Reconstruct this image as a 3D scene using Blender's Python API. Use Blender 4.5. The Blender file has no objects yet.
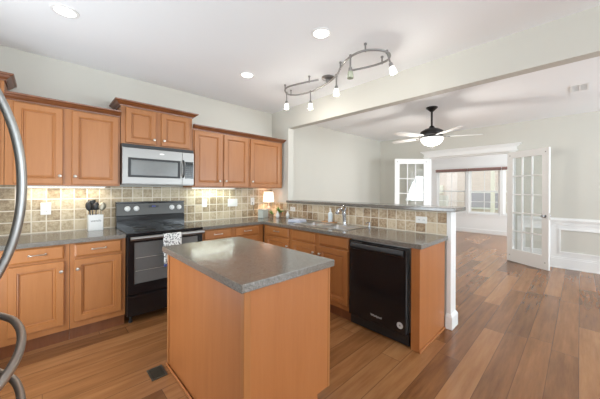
import bpy, bmesh, math, random
from mathutils import Vector, Matrix
random.seed(7)
C = bpy.context.scene.collection
PI = math.pi
sc = bpy.context.scene

# ------------------------------------------------------------------ camera, world, light, exposure
cd = bpy.data.cameras.new('camera'); cam = bpy.data.objects.new('camera', cd); C.objects.link(cam)
cam.location = (-.583, -3.727, 1.349); cam.rotation_euler = (PI/2, -.0054, -.762)
cd.sensor_width = 36; cd.lens = 267.1/600*36; cd.shift_y = -.01533; cd.clip_start = .03
sc.camera = cam
sc.view_settings.view_transform = 'Standard'; sc.view_settings.look = 'None'
sc.view_settings.gamma = 1; sc.view_settings.use_curve_mapping = False
sc.view_settings.exposure = 0.0
w = bpy.data.worlds.new('sky'); sc.world = w; w.use_nodes = True
bg = w.node_tree.nodes['Background']; bg.inputs[0].default_value = (.93, .96, 1, 1); bg.inputs[1].default_value = 2.0
sc.cycles.max_bounces = 10; sc.cycles.diffuse_bounces = 8; sc.cycles.sample_clamp_indirect = 4
sc.cycles.transparent_max_bounces = 24

XL0 = -1.44
def area(name, loc, rot, sx, sy, power, col=(1, 1, 1)):
    l = bpy.data.lights.new(name, 'AREA'); l.shape = 'RECTANGLE'; l.size = sx; l.size_y = sy; l.energy = power; l.color = col
    o = bpy.data.objects.new(name, l); C.objects.link(o); o.location = loc; o.rotation_euler = rot
    return o
# added fill lights at invented windows and a glass door, all out of view
area('added_fill_kitchen', (.6, -7.90, 1.5), (PI/2+.45, 0, 0), 2.6, 1.9, 110, (.82, .92, 1))
area('added_fill_left', (XL0+.03, -4.5, 1.5), (PI/2+.35, 0, -PI/2), 2.0, 1.4, 28, (.84, .93, 1))
area('added_fill_corner', (XL0+.03, -1.45, 1.15), (PI/2+.4, 0, -PI/2), 1.0, 1.9, 40, (.82, .92, 1))
area('added_fill_dining', (4.2, -7.90, 1.5), (PI/2+.8, 0, 0), 2.4, 1.7, 195, (.80, .91, 1))
area('added_fill_sunroom', (7.85, -4.12, 1.4), (PI/2, 0, 0), 2.6, 1.6, 82, (.88, .95, 1))

# ------------------------------------------------------------------ helpers
def obj(name, bm, m, parent=None, bevel=0, smooth=False, mats=None):
    me = bpy.data.meshes.new(name); bmesh.ops.recalc_face_normals(bm, faces=bm.faces); bm.to_mesh(me); bm.free()
    for mm in (mats or [m]): me.materials.append(mm)
    o = bpy.data.objects.new(name, me); C.objects.link(o)
    if parent: o.parent = parent
    if smooth:
        for p in me.polygons: p.use_smooth = True
    if smooth == 'auto':
        me.set_sharp_from_angle(angle=math.radians(38))
    if bevel:
        b = o.modifiers.new('bevel', 'BEVEL'); b.width = bevel; b.segments = 2; b.limit_method = 'ANGLE'; b.angle_limit = math.radians(40)
    return o
def tag(o, label, cat, group=None, kind=None):
    o['label'] = label; o['category'] = cat
    if group: o['group'] = group
    if kind: o['kind'] = kind
    return o
def thing(name, label, cat, loc=(0, 0, 0), rz=0, group=None):
    o = bpy.data.objects.new(name, None); C.objects.link(o); o.empty_display_size = .1
    o.location = loc; o.rotation_euler = (0, 0, rz)
    return tag(o, label, cat, group)
def struct(name, bm, m, parent=None, **k):
    o = obj(name, bm, m, parent, **k)
    if not parent: o['kind'] = 'structure'
    return o
def NB(): return bmesh.new()
def box(bm, x0, x1, y0, y1, z0, z1, mi=0):
    vs = [bm.verts.new((x, y, z)) for x in (x0, x1) for y in (y0, y1) for z in (z0, z1)]
    for f in ((0, 1, 3, 2), (4, 6, 7, 5), (0, 4, 5, 1), (2, 3, 7, 6), (0, 2, 6, 4), (1, 5, 7, 3)):
        bm.faces.new([vs[i] for i in f]).material_index = mi
    return bm
def bx(*a, **k): return box(NB(), *a, **k)
def loft(bm, rings, cap0=True, cap1=True, mi=0, closed=True):
    R = [[bm.verts.new(p) for p in r] for r in rings]
    n = len(R[0])
    for a, b in zip(R, R[1:]):
        for i in range(n if closed else n-1):
            j = (i+1) % n
            bm.faces.new((a[i], a[j], b[j], b[i])).material_index = mi
    if cap0: bm.faces.new(R[0]).material_index = mi
    if cap1: bm.faces.new(R[-1]).material_index = mi
    return bm
def frame_of(d):
    d = Vector(d).normalized(); a = Vector((0, 0, 1)) if abs(d.z) < .9 else Vector((1, 0, 0))
    u = d.cross(a).normalized(); return u, d.cross(u).normalized(), d
def tube(bm, pts, r, n=10, mi=0, cap=True):
    pts = [Vector(p) for p in pts]; rr = r if isinstance(r, (list, tuple)) else [r]*len(pts)
    rings = []; u = None
    for i, p in enumerate(pts):
        d = (pts[min(i+1, len(pts)-1)]-pts[max(i-1, 0)]).normalized()
        if u is None: u, v, _ = frame_of(d)
        else:
            u = (u-d*u.dot(d)).normalized(); v = d.cross(u)
        rings.append([p+(u*math.cos(2*PI*k/n)+v*math.sin(2*PI*k/n))*rr[i] for k in range(n)])
    return loft(bm, rings, cap, cap, mi)
def lathe(bm, prof, base=(0, 0, 0), axis=(0, 0, 1), n=24, mi=0, cap=True):
    u, v, d = frame_of(axis); b = Vector(base)
    rings = [[b+d*h+(u*math.cos(2*PI*k/n)+v*math.sin(2*PI*k/n))*max(r, 1e-4) for k in range(n)] for r, h in prof]
    return loft(bm, rings, cap, cap, mi)
def smoothpts(pts, k=6, closed=False):
    P = [Vector(p) for p in pts]; out = []
    n = len(P)
    for i in range(n-1):
        p0, p1, p2, p3 = P[max(i-1, 0)], P[i], P[i+1], P[min(i+2, n-1)]
        for s in range(k):
            t = s/k
            out.append(.5*((2*p1)+(p2-p0)*t+(2*p0-5*p1+4*p2-p3)*t*t+(3*p1-p0-3*p2+p3)*t**3))
    out.append(P[-1]); return out
def rings_door(bm, x0, x1, z0, z1, yb, rings, mi=0):
    R = [[(x0+i, yb-d, z0+i), (x1-i, yb-d, z0+i), (x1-i, yb-d, z1-i), (x0+i, yb-d, z1-i)] for i, d in rings]
    return loft(bm, R, True, True, mi)
def slab(xs, ys, mask, z0, z1):
    bm = NB(); V = {}
    def v(i, j, z):
        k = (i, j, z)
        if k not in V: V[k] = bm.verts.new((xs[i], ys[j], z))
        return V[k]
    on = lambda i, j: 0 <= i < len(xs)-1 and 0 <= j < len(ys)-1 and mask(i, j)
    for i in range(len(xs)-1):
        for j in range(len(ys)-1):
            if not on(i, j): continue
            for z in (z0, z1): bm.faces.new((v(i, j, z), v(i+1, j, z), v(i+1, j+1, z), v(i, j+1, z)))
            for (di, dj, a, b) in ((-1, 0, (i, j), (i, j+1)), (1, 0, (i+1, j), (i+1, j+1)), (0, -1, (i, j), (i+1, j)), (0, 1, (i, j+1), (i+1, j+1))):
                if not on(i+di, j+dj): bm.faces.new((v(*a, z0), v(*b, z0), v(*b, z1), v(*a, z1)))
    return bm
def rrect(x0, x1, y0, y1, r, z, n=5):
    out = []
    for cx, cy, a in ((x1-r, y1-r, 0), (x0+r, y1-r, 90), (x0+r, y0+r, 180), (x1-r, y0+r, 270)):
        for k in range(n+1):
            t = math.radians(a+90*k/n); out.append((cx+r*math.cos(t), cy+r*math.sin(t), z))
    return out
def text_mesh(name, s, size, m, parent, loc, rot, depth=.0006):
    cu = bpy.data.curves.new(name, 'FONT'); cu.body = s; cu.size = size; cu.extrude = depth; cu.align_x = 'CENTER'; cu.align_y = 'CENTER'
    t = bpy.data.objects.new('tmp', cu); C.objects.link(t)
    me = bpy.data.meshes.new_from_object(t.evaluated_get(bpy.context.evaluated_depsgraph_get()))
    bpy.data.objects.remove(t); me.materials.clear(); me.materials.append(m); me.name = name
    o = bpy.data.objects.new(name, me); C.objects.link(o); o.parent = parent; o.location = loc; o.rotation_euler = rot
    return o

# ------------------------------------------------------------------ materials
class NT:
    def __init__(s, name):
        s.m = bpy.data.materials.new(name); s.m.use_nodes = True; s.t = s.m.node_tree; s.b = s.t.nodes['Principled BSDF']
    def n(s, typ, **k):
        x = s.t.nodes.new(typ)
        for a, b in k.items(): setattr(x, a, b)
        return x
    def l(s, a, b): s.t.links.new(a, b)
    def math(s, op, a, b=None, c=None):
        x = s.n('ShaderNodeMath', operation=op)
        for i, v in enumerate((a, b, c)):
            if v is None: continue
            if isinstance(v, (int, float)): x.inputs[i].default_value = v
            else: s.l(v, x.inputs[i])
        return x.outputs[0]
    def ramp(s, fac, stops, interp='LINEAR'):
        x = s.n('ShaderNodeValToRGB'); cr = x.color_ramp; cr.interpolation = interp
        while len(cr.elements) < len(stops): cr.elements.new(.5)
        for e, (p, c) in zip(cr.elements, stops): e.position = p; e.color = (*c, 1)
        s.l(fac, x.inputs[0]); return x.outputs[0]
    def mix(s, fac, a, b, mode='MIX'):
        x = s.n('ShaderNodeMix', data_type='RGBA', blend_type=mode)
        for i, v in ((0, fac), (6, a), (7, b)):
            if isinstance(v, (int, float)): x.inputs[i].default_value = v
            elif isinstance(v, tuple): x.inputs[i].default_value = (*v, 1)
            else: s.l(v, x.inputs[i])
        return x.outputs[2]
    def coords(s, scale=(1, 1, 1), kind='Object'):
        tc = s.n('ShaderNodeTexCoord'); mp = s.n('ShaderNodeMapping'); mp.inputs['Scale'].default_value = scale
        s.l(tc.outputs[kind], mp.inputs[0]); return mp.outputs[0]
    def noise(s, vec, scale, detail=4, rough=.5):
        x = s.n('ShaderNodeTexNoise'); x.inputs['Scale'].default_value = scale; x.inputs['Detail'].default_value = detail; x.inputs['Roughness'].default_value = rough
        if vec is not None: s.l(vec, x.inputs['Vector'])
        return x.outputs[0]
    def bump(s, h, strength=.2, dist=.002):
        x = s.n('ShaderNodeBump'); x.inputs['Strength'].default_value = strength; x.inputs['Distance'].default_value = dist
        s.l(h, x.inputs['Height']); s.l(x.outputs[0], s.b.inputs['Normal'])
    def set(s, **k):
        for a, v in k.items():
            i = s.b.inputs[a.replace('_', ' ')]
            if hasattr(v, 'is_linked') or hasattr(v, 'links'): s.l(v, i)
            else: i.default_value = (*v, 1) if isinstance(v, tuple) and len(v) == 3 else v
        return s.m
def plain(name, col, rough=.5, metal=0, var=.04, scale=30, **k):
    t = NT(name); nz = t.noise(t.coords(), scale, 3)
    c = t.mix(nz, tuple(x*(1-var) for x in col), tuple(min(1, x*(1+var)) for x in col))
    return t.set(Base_Color=c, Roughness=rough, Metallic=metal, **k)
def emit(name, col, s):
    t = NT(name); return t.set(Base_Color=col, Emission_Color=col, Emission_Strength=s, Roughness=.4)
def wood(name, c0, c1, c2, rough=.38):
    t = NT(name); v = t.coords((7, 7, .5))
    oi = t.n('ShaderNodeObjectInfo'); sh = t.n('ShaderNodeVectorMath', operation='ADD'); t.l(v, sh.inputs[0])
    cb = t.n('ShaderNodeCombineXYZ'); r = t.math('MULTIPLY', oi.outputs['Random'], 31.0); t.l(r, cb.inputs[0]); t.l(r, cb.inputs[1]); t.l(cb.outputs[0], sh.inputs[1])
    a = t.noise(sh.outputs[0], 2.2, 6, .6); b = t.noise(sh.outputs[0], 14, 3, .6)
    f = t.math('ADD', t.math('MULTIPLY', a, .75), t.math('MULTIPLY', b, .25))
    f = t.math('ADD', f, t.math('MULTIPLY', t.math('SUBTRACT', oi.outputs['Random'], .5), .08))
    c = t.ramp(f, [(.3, c0), (.5, c1), (.72, c2)])
    t.bump(b, .04, .001)
    return t.set(Base_Color=c, Roughness=rough, Coat_Weight=.15, Coat_Roughness=.25)
WOOD = wood('honey_maple', (.335, .126, .035), (.37, .144, .042), (.405, .164, .051))
WOODP = wood('maple_panel', (.35, .120, .033), (.385, .137, .040), (.415, .156, .049))
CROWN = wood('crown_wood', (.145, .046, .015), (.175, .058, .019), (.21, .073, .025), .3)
def wallpaint(name, col):
    t = NT(name); v = t.coords(); nz = t.noise(v, 160, 2); t.bump(nz, .06, .001)
    return t.set(Base_Color=t.mix(t.noise(v, 1.3, 2), tuple(x*.98 for x in col), col), Roughness=.7)
WALL = wallpaint('greige_paint', (.605, .59, .535))
CEIL = wallpaint('ceiling_paint', (.89, .905, .92))
WHITE = plain('white_trim', (.82, .82, .81), .35, var=.01)
def floor_mat():
    t = NT('hardwood_planks'); tc = t.n('ShaderNodeTexCoord'); s = t.n('ShaderNodeSeparateXYZ'); t.l(tc.outputs['Object'], s.inputs[0])
    W, L = .162, 1.5
    yy = t.math('DIVIDE', s.outputs[1], W); row = t.math('FLOOR', yy)
    wn = t.n('ShaderNodeTexWhiteNoise', noise_dimensions='1D'); t.l(row, wn.inputs['W'])
    xx = t.math('ADD', t.math('DIVIDE', s.outputs[0], L), t.math('MULTIPLY', wn.outputs[0], 7.3)); col = t.math('FLOOR', xx)
    cb = t.n('ShaderNodeCombineXYZ'); t.l(row, cb.inputs[0]); t.l(col, cb.inputs[1])
    w2 = t.n('ShaderNodeTexWhiteNoise', noise_dimensions='2D'); t.l(cb.outputs[0], w2.inputs['Vector'])
    g = t.n('ShaderNodeVectorMath', operation='ADD'); mp = t.n('ShaderNodeMapping'); mp.inputs['Scale'].default_value = (1.1, 11, 1); t.l(tc.outputs['Object'], mp.inputs[0])
    t.l(mp.outputs[0], g.inputs[0]); sc3 = t.n('ShaderNodeVectorMath', operation='SCALE'); t.l(w2.outputs['Color'], sc3.inputs[0]); sc3.inputs['Scale'].default_value = 40; t.l(sc3.outputs[0], g.inputs[1])
    gr = t.noise(g.outputs[0], 2.0, 6, .62)
    f = t.math('ADD', t.math('MULTIPLY', w2.outputs['Value'], .38), t.math('MULTIPLY', gr, .62))
    c = t.ramp(f, [(.22, (.125, .050, .018)), (.52, (.27, .115, .041)), (.80, (.39, .19, .078))])
    fy = t.math('FRACT', yy); fx = t.math('FRACT', xx)
    ey = t.math('MULTIPLY', t.math('MINIMUM', fy, t.math('SUBTRACT', 1, fy)), W)
    ex = t.math('MULTIPLY', t.math('MINIMUM', fx, t.math('SUBTRACT', 1, fx)), L)
    e = t.math('MINIMUM', ex, ey); m = t.math('MINIMUM', t.math('DIVIDE', e, .0028), 1)
    c = t.mix(m, (.07, .03, .014), c)
    t.bump(m, .2, .0012)
    return t.set(Base_Color=c, Roughness=.23, Specular_IOR_Level=.62)
FLOOR = floor_mat()
def tile_mat(name, ax, off, size, stops, z0=.914, mort=(.72, .66, .55)):
    t = NT(name); tc = t.n('ShaderNodeTexCoord'); s = t.n('ShaderNodeSeparateXYZ'); t.l(tc.outputs['Object'], s.inputs[0])
    u = t.math('DIVIDE', t.math('SUBTRACT', s.outputs[ax], off), size); v = t.math('DIVIDE', t.math('SUBTRACT', s.outputs[2], z0), .111)
    cb = t.n('ShaderNodeCombineXYZ'); t.l(t.math('FLOOR', u), cb.inputs[0]); t.l(t.math('FLOOR', v), cb.inputs[1])
    wn = t.n('ShaderNodeTexWhiteNoise', noise_dimensions='2D'); t.l(cb.outputs[0], wn.inputs['Vector'])
    ad = t.n('ShaderNodeVectorMath', operation='ADD'); sc3 = t.n('ShaderNodeVectorMath', operation='SCALE'); t.l(wn.outputs['Color'], sc3.inputs[0]); sc3.inputs['Scale'].default_value = 9
    t.l(tc.outputs['Object'], ad.inputs[0]); t.l(sc3.outputs[0], ad.inputs[1])
    nz = t.noise(ad.outputs[0], 34, 6, .72); big = t.noise(ad.outputs[0], 7, 2)
    f = t.math('ADD', t.math('MULTIPLY', wn.outputs['Value'], .26), t.math('ADD', t.math('MULTIPLY', nz, .72), t.math('MULTIPLY', big, .2)))
    c = t.ramp(f, stops)
    fu, fv = t.math('FRACT', u), t.math('FRACT', v)
    e = t.math('MINIMUM', t.math('MINIMUM', fu, t.math('SUBTRACT', 1, fu)), t.math('MINIMUM', fv, t.math('SUBTRACT', 1, fv)))
    e = t.math('ADD', e, t.math('MULTIPLY', t.math('SUBTRACT', nz, .5), .02))
    m = t.n('ShaderNodeMapRange'); m.inputs[1].default_value = .028; m.inputs[2].default_value = .055; t.l(e, m.inputs[0])
    c = t.mix(m.outputs[0], mort, c); t.bump(t.math('ADD', m.outputs[0], t.math('MULTIPLY', nz, .3)), .4, .003)
    return t.set(Base_Color=c, Roughness=.5)
TILEB = tile_mat('travertine_tile', 0, -.035, .1075, [(.42, (.25, .18, .10)), (.56, (.42, .33, .21)), (.70, (.58, .49, .34))])
TILEP = tile_mat('travertine_tile_bar', 1, -2.84, .1085, [(.42, (.24, .15, .08)), (.56, (.44, .32, .20)), (.70, (.62, .51, .36))])
def stone():
    t = NT('grey_solid_surface'); v = t.coords(); a = t.noise(v, 260, 2, .6); b = t.noise(v, 90, 3)
    c = t.ramp(t.math('ADD', t.math('MULTIPLY', a, .7), t.math('MULTIPLY', b, .3)), [(.36, (.075, .066, .055)), (.5, (.15, .136, .116)), (.66, (.26, .24, .215))])
    return t.set(Base_Color=c, Roughness=.17, IOR=1.65, Specular_IOR_Level=.7)
STONE = stone()
def brushed(name, col, rough=.3):
    t = NT(name); nz = t.noise(t.coords((2, 2, 160)), 3, 3)
    return t.set(Base_Color=t.mix(nz, tuple(x*.92 for x in col), col), Metallic=1.0, Roughness=t.math('ADD', rough-.05, t.math('MULTIPLY', nz, .1)))
STEEL = brushed('brushed_steel', (.285, .275, .262), .36)
CHROME = plain('chrome', (.50, .51, .53), .2, 1, .02)
NICKEL = plain('satin_nickel', (.60, .57, .52), .3, 1, .03)
BLACK = plain('black_enamel', (.008, .008, .009), .16, 0, .05)
BLACKM = plain('black_plastic', (.012, .012, .013), .4, 0, .1)
SLATE = plain('dark_slate_steel', (.062, .060, .056), .35, .5, .04)
CGLASS = plain('ceramic_glass', (.010, .010, .011), .06, 0, .05)
OVENG = plain('oven_window', (.15, .15, .145), .22, .2, .06)
WPLAS = plain('white_plastic', (.80, .80, .77), .35, 0, .01)
BRONZE = plain('dark_bronze', (.028, .024, .024), .35, .6, .1)
BLADE = plain('fan_blade', (.66, .65, .63), .4, 0, .03)
CERAM = plain('white_ceramic', (.78, .78, .76), .2, 0, .01)
FROST = emit('frosted_glass_lit', (1, .97, .9), 2.2)
def glass():
    t = NT('window_glass'); tr = t.n('ShaderNodeBsdfTransparent'); gl = t.n('ShaderNodeBsdfGlossy'); gl.inputs['Roughness'].default_value = .02
    tr.inputs[0].default_value = (.97, .98, .975, 1)
    mx = t.n('ShaderNodeMixShader'); lw = t.n('ShaderNodeLayerWeight'); lw.inputs[0].default_value = .5; p5 = t.math('POWER', lw.outputs['Facing'], 4.0)
    t.l(t.math('ADD', t.math('MULTIPLY', p5, .7), .07), mx.inputs[0]); t.l(tr.outputs[0], mx.inputs[1]); t.l(gl.outputs[0], mx.inputs[2])
    t.l(mx.outputs[0], t.t.nodes['Material Output'].inputs[0]); return t.m
GLASS = glass()

# ------------------------------------------------------------------ the room shell
ZC = 2.685; XL = -1.44; XK = 2.2845; XB = 2.4; YF = -8.0; XD = 6.02; YD = .03; XS = 9.52
struct('floor', bx(XL-.12, XS+.12, YF-.12, .72, -.06, 0), FLOOR)
struct('ceiling', bx(XL-.12, XS+.12, YF-.12, .72, ZC, ZC+.1), CEIL)
struct('wall_back', bx(XL-.12, XB, 0, .15, 0, ZC), WALL)
struct('wall_back_dining', bx(XB, XD+.12, YD, YD+.12, 0, ZC), WALL)
bm = NB()
for a in ((YF, -5.6, 0, ZC), (-5.6, -3.4, 0, .75), (-5.6, -3.4, 2.3, ZC), (-3.4, -2.0, 0, ZC), (-2.0, -.9, 0, .04), (-2.0, -.9, 2.25, ZC), (-.9, 0, 0, ZC)): box(bm, XL-.12, XL, *a)  # window and door openings here are added for fill light
struct('wall_left', bm, WALL)
bm = NB()                                                        # stub wall by the cabinets, dropped beam above the bar
box(bm, XK, XB, -.44, 0, 0, ZC); struct('wall_stub', bm, WALL)
struct('trim_1', bx(XK, XB, YF, -.44, 2.36, ZC), WALL)           # ceiling beam
struct('wall_bar', bx(XK+.0105, XB, -2.82, -.44, 0, 1.146), WALL)
bm = NB()                                                        # front wall behind the camera, both window openings added for fill light
for a in ((XL-.12, -.8, 0, ZC), (-.8, 2.0, 0, .8), (-.8, 2.0, 2.4, ZC), (2.0, 2.9, 0, ZC), (2.9, 5.5, 0, .5), (2.9, 5.5, 2.4, ZC), (5.5, XD, 0, ZC)):
    box(bm, a[0], a[1], YF-.12, YF, a[2], a[3])
struct('wall_front', bm, WALL)
OY0, OY1, OH = -2.765, -1.24, 2.13                                # french door opening
bm = NB(); box(bm, XD, XD+.12, YF, OY0, 0, ZC); box(bm, XD, XD+.12, OY1, YD, 0, ZC); box(bm, XD, XD+.12, OY0, OY1, OH, ZC)
struct('wall_right', bm, WALL)
# sunroom
SUNW = plain('sunroom_white', (.84, .84, .83), .6, 0, .01)
WZ0, WZ1 = .63, 2.05; WY = [(-1.12, -.21), (-2.035, -1.20), (-2.96, -2.115)]
bm = NB(); box(bm, XS, XS+.12, -4.2, .6, 0, WZ0); box(bm, XS, XS+.12, -4.2, .6, WZ1, ZC)
ed = [.6]+[v for a, b in WY for v in (b, a)]+[-4.2]
for i in range(0, 8, 2): box(bm, XS, XS+.12, ed[i+1], ed[i], WZ0, WZ1)
struct('wall_sunroom_far', bm, SUNW)
struct('wall_sunroom_left', bx(XD+.12, XS, .6, .72, 0, ZC), SUNW)
bm = NB(); box(bm, XD+.12, 6.5, -4.32, -4.2, 0, ZC); box(bm, 9.2, XS, -4.32, -4.2, 0, ZC); box(bm, 6.5, 9.2, -4.32, -4.2, 0, .55); box(bm, 6.5, 9.2, -4.32, -4.2, 2.25, ZC)  # window opening added to brighten the sunroom
struct('wall_sunroom_right', bm, SUNW)
struct('baseboard_sunroom', bx(XS-.016, XS, -4.19, .59, 0, .13), WHITE, bevel=.004)
# casing of the opening with an entablature
bm = NB()
for y0, y1 in ((OY1-.004, OY1+.10), (OY0-.10, OY0+.004)): box(bm, XD-.022, XD-.0005, y0, y1, 0, 2.132)
box(bm, XD-.024, XD-.0005, OY0-.12, OY1+.105, 2.132, 2.235); box(bm, XD-.045, XD-.0005, OY0-.135, OY1+.118, 2.138, 2.155)
for i, (o, z0, z1) in enumerate(((.03, 2.225, 2.245), (.05, 2.245, 2.262), (.075, 2.262, 2.285))): box(bm, XD-o-.01, XD-.0005, OY0-.115-o, OY1+.09+o, z0, z1)
for y0, y1 in ((OY1-.02, OY1-.0005), (OY0+.0005, OY0+.02)): box(bm, XD-.0004, XD+.12, y0, y1, 0, OH-.021)
box(bm, XD-.0004, XD+.12, OY0+.0005, OY1-.0005, OH-.02, OH-.0005)
struct('trim_2', bm, WHITE, bevel=.003)
# dining far wall: baseboard, chair rail, picture frame moulding
bm = NB(); box(bm, XD-.018, XD-.0005, YF, OY0-.13, 0, .17); box(bm, XD-.012, XD-.0005, YF, OY0-.13, .17, .195); box(bm, XD-.028, XD-.018, YF, OY0-.13, 0, .02)
box(bm, XD-.018, XD-.0005, OY1+.11, YD, 0, .19); struct('baseboard_right', bm, WHITE, bevel=.003)
bm = NB()
for y0, y1 in ((YF, OY0-.13), (OY1+.11, YD)):
    box(bm, XD-.008, XD-.0005, y0, y1, .76, .885); box(bm, XD-.03, XD-.0005, y0, y1, .835, .865); box(bm, XD-.02, XD-.0005, y0, y1, .815, .885)
struct('trim_3', bm, WHITE, bevel=.003)
ys_ = [YF, -6.1, -5.0, -4.9, -3.47, -3.36, -2.99, OY0-.131]
bm = slab([.196, .27, .695, .759], ys_, lambda i, j: not (i == 1 and j % 2 == 1), 0, .004)
for v in bm.verts: v.co = Vector((XD-.0005-v.co.z, v.co.y, v.co.x))
for k in (1, 3, 5):
    a, b = ys_[k], ys_[k+1]
    for c in ((a, b, .67, .695), (a, b, .27, .295), (a, a+.025, .295, .67), (b-.025, b, .295, .67)): box(bm, XD-.018, XD-.0005, *c)
struct('trim_4', bm, WHITE)
# end post of the bar wall
bm = NB(); box(bm, XK, XB+.03, -2.862, -2.8205, 0, 1.146); box(bm, XK-.018, XB+.048, -2.88, -2.817, 0, .12)
loft(bm, [[(XK-.018, -2.88, .12), (XB+.048, -2.88, .12), (XB+.048, -2.817, .12), (XK-.018, -2.817, .12)], [(XK, -2.862, .15), (XB+.03, -2.862, .15), (XB+.03, -2.8205, .15), (XK, -2.8205, .15)]])
struct('trim_5', bm, WHITE, bevel=.003)
struct('baseboard_bar', bx(XB+.0005, XB+.015, -2.816, -.45, 0, .13), WHITE, bevel=.003)
# backsplash tiling
struct('trim_6', bx(XL, XK, -.011, -.0005, .9, 1.38), TILEB)
bm = bx(XK-.0005, XK+.010, -2.8195, -.4405, .86, 1.146); box(bm, XK-.0105, XK-.0005, -.44, -.0115, .9, 1.146); struct('trim_7', bm, TILEP)

# ------------------------------------------------------------------ windows and french doors
def window(name, y0, y1, x=XS):
    bm = NB(); f = .022
    box(bm, x+.03, x+.1, y0, y0+f, WZ0, WZ1); box(bm, x+.03, x+.1, y1-f, y1, WZ0, WZ1); box(bm, x+.03, x+.1, y0, y1, WZ1-f, WZ1); box(bm, x+.03, x+.1, y0, y1, WZ0, WZ0+f)
    root = struct(name, bm, WHITE, bevel=.003)
    zm = 1.345
    for nm, z0, z1, xx in (('upper_sash', zm-.02, WZ1-f, .07), ('lower_sash', WZ0+f, zm+.025, .045)):
        b = NB(); s = .034; a0, a1 = y0+f, y1-f
        box(b, x+xx, x+xx+.025, a0, a0+s, z0, z1); box(b, x+xx, x+xx+.025, a1-s, a1, z0, z1)
        box(b, x+xx, x+xx+.025, a0+s, a1-s, z0, z0+s); box(b, x+xx, x+xx+.025, a0+s, a1-s, z1-s, z1)
        c = (a0+a1)/2; box(b, x+xx+.006, x+xx+.019, c-.009, c+.009, z0+s, z1-s)
        if nm == 'lower_sash': box(b, x+xx+.006, x+xx+.019, a0+s, a1-s, (z0+z1)/2-.008, (z0+z1)/2+.008)
        o = obj(nm, b, WHITE, root)
        obj('pane', bx(x+xx+.011, x+xx+.014, a0+s-.004, a1-s+.004, z0+s-.004, z1-s+.004), GLASS, o)
    obj('sill', bx(x-.03, x+.03, y0-.02, y1+.02, WZ0-.035, WZ0), WHITE, root, bevel=.004)
    b = NB(); c = .035
    box(b, x-.012, x-.0005, y0-c, y0, WZ0, WZ1+.06); box(b, x-.012, x-.0005, y1, y1+c, WZ0, WZ1+.06); box(b, x-.014, x-.0005, y0-c, y1+c, WZ0-.11, WZ0-.036)
    obj('casing', b, WHITE, root)
for i, (a, b) in enumerate(WY): window('window_%d' % (i+1), a, b)
BLIND = plain('reddish_brown_blind', (.30, .17, .15), .6, 0, .15)
for (a, b), lab in zip(WY, ('raised reddish brown blind above the sunroom window nearest the left french door', 'raised reddish brown blind above the middle sunroom window', 'raised reddish brown blind above the sunroom window partly behind the right french door')):
    t = thing('window_blind', lab, 'blind', (XS-.04, (a+b)/2, 2.0), 0, 'raised blinds in the sunroom'); h = (b-a)/2+.028
    bm = NB()
    for k in range(5): box(bm, -.022, .022, -h, h, .004+k*.010, .011+k*.010)
    obj('slats', bm, BLIND, t); obj('head_rail', bx(-.025, .025, -h, h, .056, .095), BLIND, t, bevel=.003)
def simple_window(name, x0, x1, y, z0, z1, nx):
    b = NB(); f = .06
    box(b, x0, x0+f, y, y+.08, z0, z1); box(b, x1-f, x1, y, y+.08, z0, z1); box(b, x0, x1, y, y+.08, z0, z0+f); box(b, x0, x1, y, y+.08, z1-f, z1)
    for k in range(1, nx): xx = x0+(x1-x0)*k/nx; box(b, xx-.03, xx+.03, y, y+.08, z0+f, z1-f)
    r = struct(name, b, WHITE); obj('pane', bx(x0+f-.005, x1-f+.005, y+.038, y+.042, z0+f-.005, z1-f+.005), GLASS, r)
simple_window('window_4', -.8, 2.0, YF-.1, .8, 2.4, 3); simple_window('window_5', 2.9, 5.5, YF-.1, .5, 2.4, 3); simple_window('window_6', 6.5, 9.2, -4.3, .55, 2.25, 3)  # three unseen windows, added to go with the fill lights

w7 = NB(); f = .06
for a in ((-5.6, -5.6+f, .75, 2.3), (-3.4-f, -3.4, .75, 2.3), (-5.6, -3.4, .75, .75+f), (-5.6, -3.4, 2.3-f, 2.3), (-4.53, -4.47, .75+f, 2.3-f)): box(w7, XL-.1, XL-.02, *a)
w7 = struct('window_7', w7, WHITE); obj('pane', bx(XL-.062, XL-.058, -5.6+f-.005, -3.4-f+.005, .75+f-.005, 2.3-f+.005), GLASS, w7)  # unseen window, added for light from the left
w8 = NB()
for a in ((-2.0, -2.0+f, .04, 2.25), (-.9-f, -.9, .04, 2.25), (-2.0, -.9, .04, .04+f), (-2.0, -.9, 2.25-f, 2.25)): box(w8, XL-.1, XL-.02, *a)
w8 = struct('added_door_3', w8, WHITE); obj('pane', bx(XL-.062, XL-.058, -2.0+f-.005, -.9-f+.005, .04+f-.005, 2.25-f+.005), GLASS, w8)  # unseen glass door, added to light the island and left cabinets
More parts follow.
